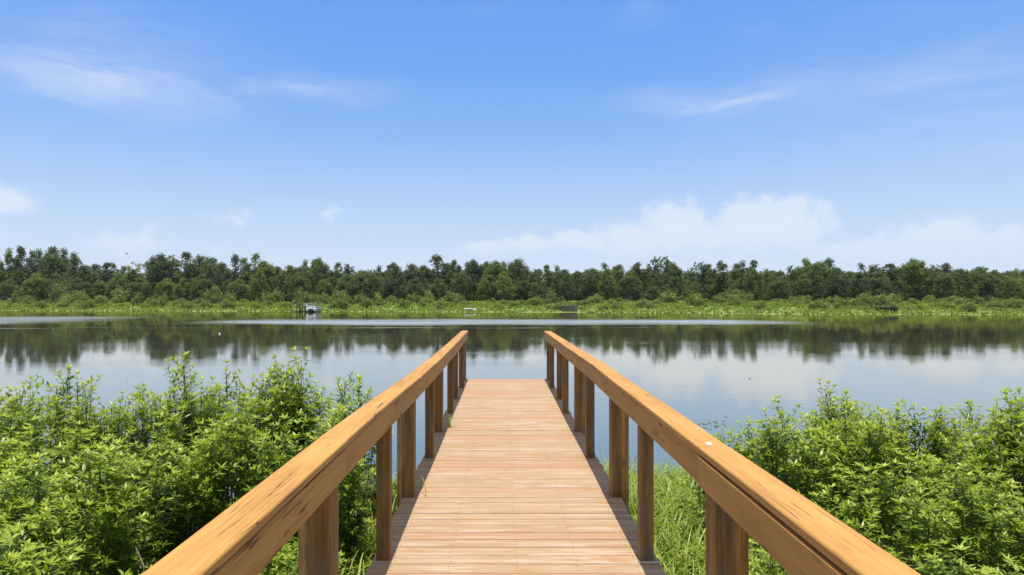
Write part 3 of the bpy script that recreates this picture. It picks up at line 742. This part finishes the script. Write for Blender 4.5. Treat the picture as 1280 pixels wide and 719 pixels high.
# column, tree-top row in the photograph, kind, variant, width factor
SKY = [(-20, 318, 'broad', 0, 1), (4, 316, 'forked', 0, .8), (18, 309, 'forked', 2, .8), (33, 309, 'forked', 0, .9), (50, 313, 'forked', 1, .9), (66, 311, 'broad', 1, .9), (82, 312, 'forked', 1, 1), (93, 322, 'column', 0, 1.2), (106, 333, 'broad', 1, 1), (120, 332, 'round', 1, .9), (135, 328.5, 'column', 1, 1.2), (147, 329.5, 'forked', 0, .7), (167, 327, 'airy', 0, 1), (186.5, 328, 'column', 0, 1), (201, 320, 'broad', 0, .75), (216, 317, 'airy', 1, 1), (232, 315.5, 'column', 1, 1.5), (250, 322, 'round', 0, .9), (263, 324, 'round', 0, .9), (278, 330, 'broad', 1, .8), (294, 319.5, 'column', 0, .95), (313, 318, 'forked', 0, 1), (329, 328, 'broad', 0, .8), (346, 335, 'round', 1, .9), (364, 333.5, 'broad', 2, .9), (378, 335, 'broad', 0, .8), (388, 323.5, 'forked', 2, .8), (399, 325, 'broad', 0, .6), (416, 329, 'forked', 0, .9), (435, 329, 'airy', 1, .8), (453, 339.5, 'broad', 0, .8), (468, 341, 'round', 2, .8), (480, 331, 'forked', 2, .8), (493, 330, 'broad', 2, .7), (515, 331.5, 'broad', 1, .8), (530, 334, 'broad', 0, .8), (547, 320.5, 'column', 0, 1.5), (557, 329, 'column', 1, 1.3), (567, 327, 'broad', 2, .6), (579, 332, 'forked', 0, .8), (592, 327, 'broad', 0, .7), (607, 329, 'broad', 2, .7), (620, 328.5, 'broad', 0, .8), (635, 328.5, 'forked', 1, .8), (648, 326, 'broad', 0, .8), (668, 335, 'airy', 1, .8), (689, 331, 'forked', 2, .8), (704, 338.5, 'broad', 2, .8), (723, 341, 'broad', 1, .9), (741, 337.5, 'broad', 0, .9), (761, 330, 'forked', 0, .9), (774, 332.5, 'broad', 1, .7), (796, 330, 'broad', 2, .7), (806, 338, 'broad', 0, .8), (819, 320, 'airy', 0, .9), (833, 318.5, 'airy', 1, .8), (842, 331, 'broad', 0, .6), (866, 334, 'airy', 1, .7), (878, 326, 'airy', 1, .8), (894, 327, 'forked', 0, .8), (905, 330, 'column', 1, 1.3), (921, 331, 'broad', 1, .7), (937, 324.5, 'forked', 2, .9), (959, 335, 'airy', 1, .7), (974, 341, 'broad', 1, .7), (990, 331, 'airy', 1, .7), (1008, 325, 'round', 2, .7), (1026, 329, 'broad', 0, .8), (1037, 324.5, 'column', 0, 1.1), (1046, 336, 'broad', 1, .8), (1062, 341, 'round', 1, .7), (1082, 330, 'forked', 0, .8), (1097, 329, 'airy', 1, 1), (1112, 330, 'column', 1, 1.5), (1123, 336, 'broad', 2, .7), (1141, 326, 'broad', 0, .8), (1164, 330, 'airy', 1, .9), (1182, 331, 'round', 1, .8), (1200, 338, 'broad', 0, .8), (1223, 335, 'round', 2, .8), (1243, 340, 'broad', 1, .8), (1262, 341, 'broad', 0, .9), (1281, 339, 'round', 2, .8), (1305, 334, 'broad', 0, 1)]
ANCH = [(378, 'the boat dock'), (587, 'the white rowboat'), (712, 'the brown dock'), (1113, 'the low grey dock')]


def place_label(items, px, noun):
    """'third <noun> to the left of the boat dock' counted along the far shore"""
    an = min(ANCH, key=lambda a: abs(a[0] - px)); sd_ = 'left' if px < an[0] else 'right'
    same = sorted([p for p in items if (p < an[0]) == (px < an[0])], key=lambda p: abs(p - an[0]))
    k = same.index(px)
    return f"{ordinal(k)} {noun} {sd_} of {an[1]}"


rt = random.Random(77)
for a_, b_ in ((-250, -45), (1335, 1570)):
    q_ = a_
    while q_ < b_: SKY.append((q_, rt.uniform(316, 334), rt.choice(('broad', 'forked', 'broad', 'airy', 'round')), rt.randrange(3), rt.uniform(.75, 1.05))); q_ += rt.uniform(16, 24)
tree_i = 0
pxs = [s[0] for s in SKY]
for (px, ty, kd, vi, wf) in SKY:
    d = shore_px(px) + rt.uniform(32, 48); X = (px - VX) / FPX * d
    gz = float(ground_z(np.array(X), np.array(d))); zt = CAM_Z + (VY - ty) * d / FPX
    vi %= len(KINDS[kd]); trunk = KINDS[kd][vi][1]; mt = 'treedark' if kd == 'column' else tone(px, rt); crown = ALT[kd, vi, mt]
    o = empty('bank_tree', (X, d, gz), rt.uniform(0, 6.28) if kd not in ('forked',) else rt.choice((0, math.pi)) + rt.uniform(-.5, .5))
    tag(o, f"{LOOK[kd]} {TONE[mt]} skyline tree, {place_label(pxs, px, 'tree')}", 'tree', 'trees along the far skyline')
    link('crown', crown, o); link('trunk', trunk, o)
    sz = (zt - gz) / (TREE_H + .1); sw = d / 165 * wf * 1.12
    o.scale = (sw, sw, sz)
# shorter trees filling the wood's front
und = []
px = -240
while px < 1560:
    und.append((px, rt.uniform(338, 352))); px += rt.uniform(20, 34)
upx = [u[0] for u in und]
for (px, ty) in und:
    d = shore_px(px) + rt.uniform(25, 33); X = (px - VX) / FPX * d; gz = float(ground_z(np.array(X), np.array(d))); zt = CAM_Z + (VY - ty) * d / FPX
    kd = rt.choice(('broad', 'round', 'round', 'broad', 'forked')); q = rt.randrange(len(KINDS[kd])); trunk = KINDS[kd][q][1]; mt = tone(px, rt); crown = ALT[kd, q, mt]
    o = tag(empty('understory_tree', (X, d, gz), rt.uniform(0, 6.28)), f"shorter {TONE[mt]} tree below the skyline, {place_label(upx, px, 'lower tree')}", 'tree', 'shorter trees in front of the far wood')
    link('crown', crown, o); link('trunk', trunk, o)
    sw = d / 165 * rt.uniform(.55, .8); o.scale = (sw, sw, (zt - gz) / TREE_H)
# the wood behind, one dense mass
L = []
rw = random.Random(4)
px = -330.0
while px < 1650:
    d0 = shore_px(px) + 58
    for k in range(2):
        d = d0 + k * 9 + rw.uniform(-3, 3); top = CAM_Z + (VY - (342.5 + rw.uniform(-3.2, 4))) * d / FPX; X = (px - VX) / FPX * d
        z = 2.0
        while z < top:
            L.append((X + rw.uniform(-1, 1), d + rw.uniform(-1.5, 1.5), min(z, top - .6), rw.uniform(1.0, 1.6))); z += 1.1
    px += 6.5
tag(link('woods', lumps_to_mesh('woods', L, .42, M['treedark'], 31, dens=30, r0=.42)), 'dense dark green wood closing the view behind the far shore trees', 'woods', kind='stuff')

# bushes on the far bank
def make_bush(seed, n=9):
    r = random.Random(seed); L = []
    for k in range(n):
        a = r.uniform(0, 6.28); q = 1.7 * math.sqrt(r.random()); h_ = 2.6 * (1 - .5 * (q / 1.7) ** 2) * r.uniform(.75, 1)
        z = .3
        while z < h_: L.append((q * math.cos(a), q * math.sin(a), min(z, h_ - .4), r.uniform(.45, .8))); z += .55
    return lumps_to_mesh('bank_bush', L, .15, M['bush'], seed, dens=120)
BUSH = [make_bush(900 + k) for k in range(5)]
bl = []
px = -230
hint = [(75, 350), (150, 357), (265, 352), (205, 366), (100, 362), (20, 362), (345, 360), (375, 358), (400, 368), (425, 362), (470, 370), (500, 372), (535, 362), (565, 364), (672, 371), (690, 361), (745, 367), (770, 370), (835, 361), (870, 366), (905, 363), (925, 358), (1000, 370), (1060, 371), (1160, 368), (1190, 369)]
for (p, y_) in hint: bl.append((p + rt.random(), y_, rt.uniform(16, 24)))
while px < 1550:
    bl.append((px, rt.uniform(364, 374) if not 690 < px < 730 else 377, rt.uniform(14, 22))); px += rt.uniform(15, 26)
low = set(); px = -60
while px < 1340:
    low.add(px); bl.append((px, rt.uniform(371, 379.5), rt.uniform(7, 15))); px += rt.uniform(9, 34)
bl = [b_ for b_ in bl if not (700 < b_[0] < 726 or 583 < b_[0] < 603 or 362 < b_[0] < 398 and b_[2] < 12)]
bpx = [b_[0] for b_ in bl if b_[0] not in low]; lpx = [b_[0] for b_ in bl if b_[0] in low]
for (px, ty, s_) in bl:
    d = shore_px(px) + s_; X = (px - VX) / FPX * d; gz = float(ground_z(np.array(X), np.array(d))); zt = CAM_Z + (VY - ty) * d / FPX
    o = link('bank_bush', rt.choice(BUSH)); o.location = (X, d, gz - .1); o.rotation_euler = (0, 0, rt.uniform(0, 6.28))
    sz = max(.3, (zt - gz) / 2.6); sw = rt.uniform(.75, 1.25) * (.6 + .4 * sz); o.scale = (sw, sw, sz)
    if px in low: tag(o, f"small green bush standing in the marsh strip, {place_label(lpx, px, 'one')}", 'bush', 'small bushes in the marsh strip')
    else: tag(o, f"{'tall' if sz > 1.4 else 'low'} rounded light green bush, {place_label(bpx, px, 'bush')}", 'bush', 'bushes on the far bank')
# marsh plants between bushes and water, uncountable
L = []
rm = random.Random(8)
for k in range(9800):
    px = rm.uniform(-250, 1570); s_ = 26 * rm.random() ** 1.1 - .4; d = shore_px(px) if k % 5 == 0 else None
    X = (px - VX) / FPX * 135; d = float(shore(X)) + s_
    if 700 < VX + X / d * FPX < 725 and s_ < 9: continue
    nz = mnoise.noise((X * .16, d * .30, 0)) * .5 + .5
    r_ = .14 + .62 * nz * min(1, max(.10, s_ / 10)) + .06 * rm.random()
    L.append((X, d, float(bank_z(s_)) + r_ * .55, r_))
tag(link('marsh_plants', lumps_to_mesh('marsh_plants', L, .14, M['marsh'], 77, dens=95, flat=.7)), 'bright green marsh plants covering the far bank down to the water', 'marsh plants', kind='stuff')

# ------------------------------------------------------------------ far docks and boats
def at(px, d): return (px - VX) / FPX * d
def pier_far(name, label, px0, px1, d, depth, zt, rail=False, skirt=False):
    x0, x1 = at(px0, d), at(px1, d); o = tag(empty(name, ((x0 + x1) / 2, d, 0)), label, 'dock', 'docks on the far shore'); w_ = (x1 - x0) / 2
    m = MB(); n = max(6, int(2 * w_ / .16))
    for k in range(n): m.box(-w_ + 2 * w_ * k / n + .005, -w_ + 2 * w_ * (k + 1) / n - .005, 0, depth, zt - .12, zt, 0, k / n)
    m.build('deck', M['oldwood'], o)
    for k in range(4):
        for yq in (.06, depth - .3):
            p = MB(); xk = -w_ + .1 + (2 * w_ - .2) * k / 3; p.box(xk - .08, xk + .08, yq, yq + .16, -1.0, zt - .122 if not (rail and yq < .1) else zt - .122); p.build('post', M['oldwood'], o)
    if skirt:
        s_ = MB()
        for k in range(3): s_.box(-w_ + .02, w_ - .02, .0, .05, .28 + k * .32, .55 + k * .32)
        s_.build('fender_board', M['oldwood'], o)
    if rail:
        s_ = MB()
        for k in range(4): xk = -w_ + .06 + (2 * w_ - .12) * k / 3; s_.box(xk - .045, xk + .045, depth - .12, depth - .03, zt + .002, zt + .5)
        s_.box(-w_, w_, depth - .13, depth - .02, zt + .502, zt + .57); s_.build('railing', M['oldwood'], o)
    return o
pier_far('lake_dock', 'dark wooden dock on posts beside the white pontoon boat', 363, 385.5, 133.5, 6.0, 1.2)
pier_far('lake_dock', 'brown boarded dock notched into the reeds, beyond the right rail end', 703.5, 722, 131.5, 5.5, 1.30, rail=True, skirt=True)
pier_far('lake_dock', 'low grey dock with a railing among reeds under the right trees', 1104, 1123, 118, 4.0, 1.25, rail=True)
bx = tag(empty('storage_box', (at(383, 135), 135, 1.202)), 'small white box standing on the dock next to the pontoon boat', 'box')
m = MB(); m.box(-.3, .3, -.22, .22, 0, .42, bev=.02); m.build('body', M['white'], bx); m = MB(); m.box(-.33, .33, -.25, .25, .422, .50, bev=.02); m.build('lid', M['white'], bx)
bo = tag(empty('pontoon_boat', (at(391, 133.5), 133.5, 0.22)), 'small white pontoon boat with dark canopy moored at the dock', 'boat')
for sx in (-.72, .72):
    m = MB(); m.tube([(sx, -1.6, .22), (sx, -1.2, .12), (sx, 3.2, .1)], [.05, .26, .26], 12); m.build('pontoon', M['alu'], bo, True)
m = MB(); m.box(-1.0, 1.0, -1.3, 3.2, .40, .50, bev=.02); m.build('deck', M['white'], bo)
m = MB(); m.box(-.97, .97, -1.25, -1.2, .52, 1.02, bev=.015); m.box(-.97, -.92, -1.19, 3.1, .52, 1.02); m.box(.92, .97, -1.19, 3.1, .52, 1.02); m.build('side_panel', M['white'], bo)
m = MB()
for sx in (-.9, .9):
    for yq in (.2, 2.4): m.tube([(sx, yq, .55), (sx, yq, 1.72)], .022, 6)
m.build('canopy_frame', M['alu'], bo)
m = MB(); m.box(-1.0, 1.0, -.1, 2.7, 1.72, 1.80, bev=.03); m.build('canopy', M['dark'], bo)
rb = tag(empty('rowboat', (at(587, float(shore_px(587)) + 5), shore_px(587) + 5, .38), R(75)), 'small white rowboat pulled up on the grassy far bank', 'boat')
m = MB(); N_ = 12; sec = []
for k in range(N_ + 1):
    f = k / N_; yq = -1.1 + 2.2 * f; wb = .52 * (1 - max(0, (f - .45) / .55) ** 2.2) * (.86 + .14 * min(1, f * 3)) + .01; hh = .30 + .10 * f ** 2
    sec.append([(-wb, yq, hh), (-wb * .82, yq, .16), (-wb * .3, yq, .0), (wb * .3, yq, .0), (wb * .82, yq, .16), (wb, yq, hh), (wb * .9, yq, hh), (wb * .6, yq, .1), (-wb * .6, yq, .1), (-wb * .9, yq, hh)])
m.add([p for s_ in sec for p in s_], [(k * 10 + q, k * 10 + (q + 1) % 10, (k + 1) * 10 + (q + 1) % 10, (k + 1) * 10 + q) for k in range(N_) for q in range(10)] + [tuple(range(10)), tuple(range(N_ * 10, N_ * 10 + 10))])
m.build('hull', M['white'], rb, True)
for yq in (-.5, .3): m = MB(); m.box(-.42, .42, yq, yq + .2, .24, .28); m.build('bench', M['white'], rb)

# ------------------------------------------------------------------ on and over the water
fb = MB(); d = FPX * CAM_Z / (417.5 - VY)
prof = [(.0, -.06), (.07, -.05), (.10, .0), (.085, .06), (.04, .095), (.018, .11), (.018, .15), (.0, .155)]
vs_ = [(r_ * math.cos(k * math.pi / 6), r_ * math.sin(k * math.pi / 6), z) for r_, z in prof for k in range(12)]
fb.add(vs_, [(q * 12 + k, q * 12 + (k + 1) % 12, (q + 1) * 12 + (k + 1) % 12, (q + 1) * 12 + k) for q in range(len(prof) - 1) for k in range(12)])
o = fb.build('fishing_float', M['float'], None, True); o.location = (at(274.5, d), d, .01); o.scale = (.7, .7, .7); tag(o, 'tiny pale float alone on the dark tree reflections', 'float')
lf = MB(); d = FPX * CAM_Z / (473.5 - VY)
lf.tube([(-.07, 0, .01), (0, .02, .035), (.06, 0, .03), (.09, -.01, .012)], [.008, .018, .015, .005], 6)
o = lf.build('drifting_twig', M['bark']); o.location = (at(937, d), d, 0); o.scale = (.65, .65, .65); tag(o, 'tiny dark twig drifting on open water past the right rail', 'twig')
pm = leaf_mat('floating_leaf', [(0, (0.10, 0.16, 0.03)), (1, (0.25, 0.33, 0.08))], .1, .35, .5)
rp = random.Random(12)
pd = MB()
for k in range(34):
    px, py = rp.gauss(893, 13), rp.gauss(530, 3.2); d = FPX * CAM_Z / (py - VY); x = at(px, d); r_ = rp.uniform(.02, .05); a0 = rp.uniform(0, 6.28)
    pd.add([(x, d, .006)] + [(x + r_ * math.cos(a0 + q * .52), d + r_ * math.sin(a0 + q * .52), .006 + .008 * rp.random()) for q in range(12)], [(0, q + 1, q + 2) for q in range(11)], 0, rp.random())
tag(pd.build('floating_leaves', pm), 'scatter of small floating leaves on the water just past the right rail', 'floating leaves', kind='stuff')

bd = MB(); bp_ = Vector((at(158, 95), 95, CAM_Z + (VY - 317) * 95 / FPX))
bd.tube([(-.20, 0, .0), (-.12, 0, .01), (-.02, 0, .0), (.08, 0, .0), (.17, 0, .03), (.21, 0, .03), (.25, 0, .02)], [.035, .03, .055, .06, .035, .03, .004], 8)
for s_ in (-1, 1):
    bd.add([(.07, .04 * s_, .02), (.09, .18 * s_, .10), (.03, .40 * s_, .10), (-.03, .38 * s_, .095), (-.05, .16 * s_, .085), (-.05, .04 * s_, .015), (.07, .04 * s_, .005), (.09, .18 * s_, .085), (.03, .40 * s_, .096), (-.03, .38 * s_, .09), (-.05, .16 * s_, .075), (-.05, .04 * s_, .0)],
           [(0, 1, 4, 5), (1, 2, 3, 4), (6, 11, 10, 7), (7, 10, 9, 8), (0, 6, 7, 1), (1, 7, 8, 2), (2, 8, 9, 3), (3, 9, 10, 4), (4, 10, 11, 5)])
o = bd.build('bird', M['feather'], None, True); o.location = bp_; o.rotation_euler = (R(8), R(-5), R(25)); tag(o, 'small dark bird gliding in the sky above the far trees', 'bird')

# ------------------------------------------------------------------ humid summer air over the lake
hm = bpy.data.materials.new('humid_air'); hm.use_nodes = True
t = NT(hm.node_tree); t.n.remove(t.n['Principled BSDF'])
pv = t.node('ShaderNodeVolumePrincipled'); pv.inputs['Color'].default_value = (0.93, 0.96, 1.0, 1); pv.inputs['Density'].default_value = 0.00011; pv.inputs['Anisotropy'].default_value = 0.0
t.l.new(pv.outputs[0], t.n['Material Output'].inputs['Volume'])
hb = MB(); hb.box(-530, 530, -110, 710, -4.0, 22.0)
tag(hb.build('haze', hm), kind='stuff')
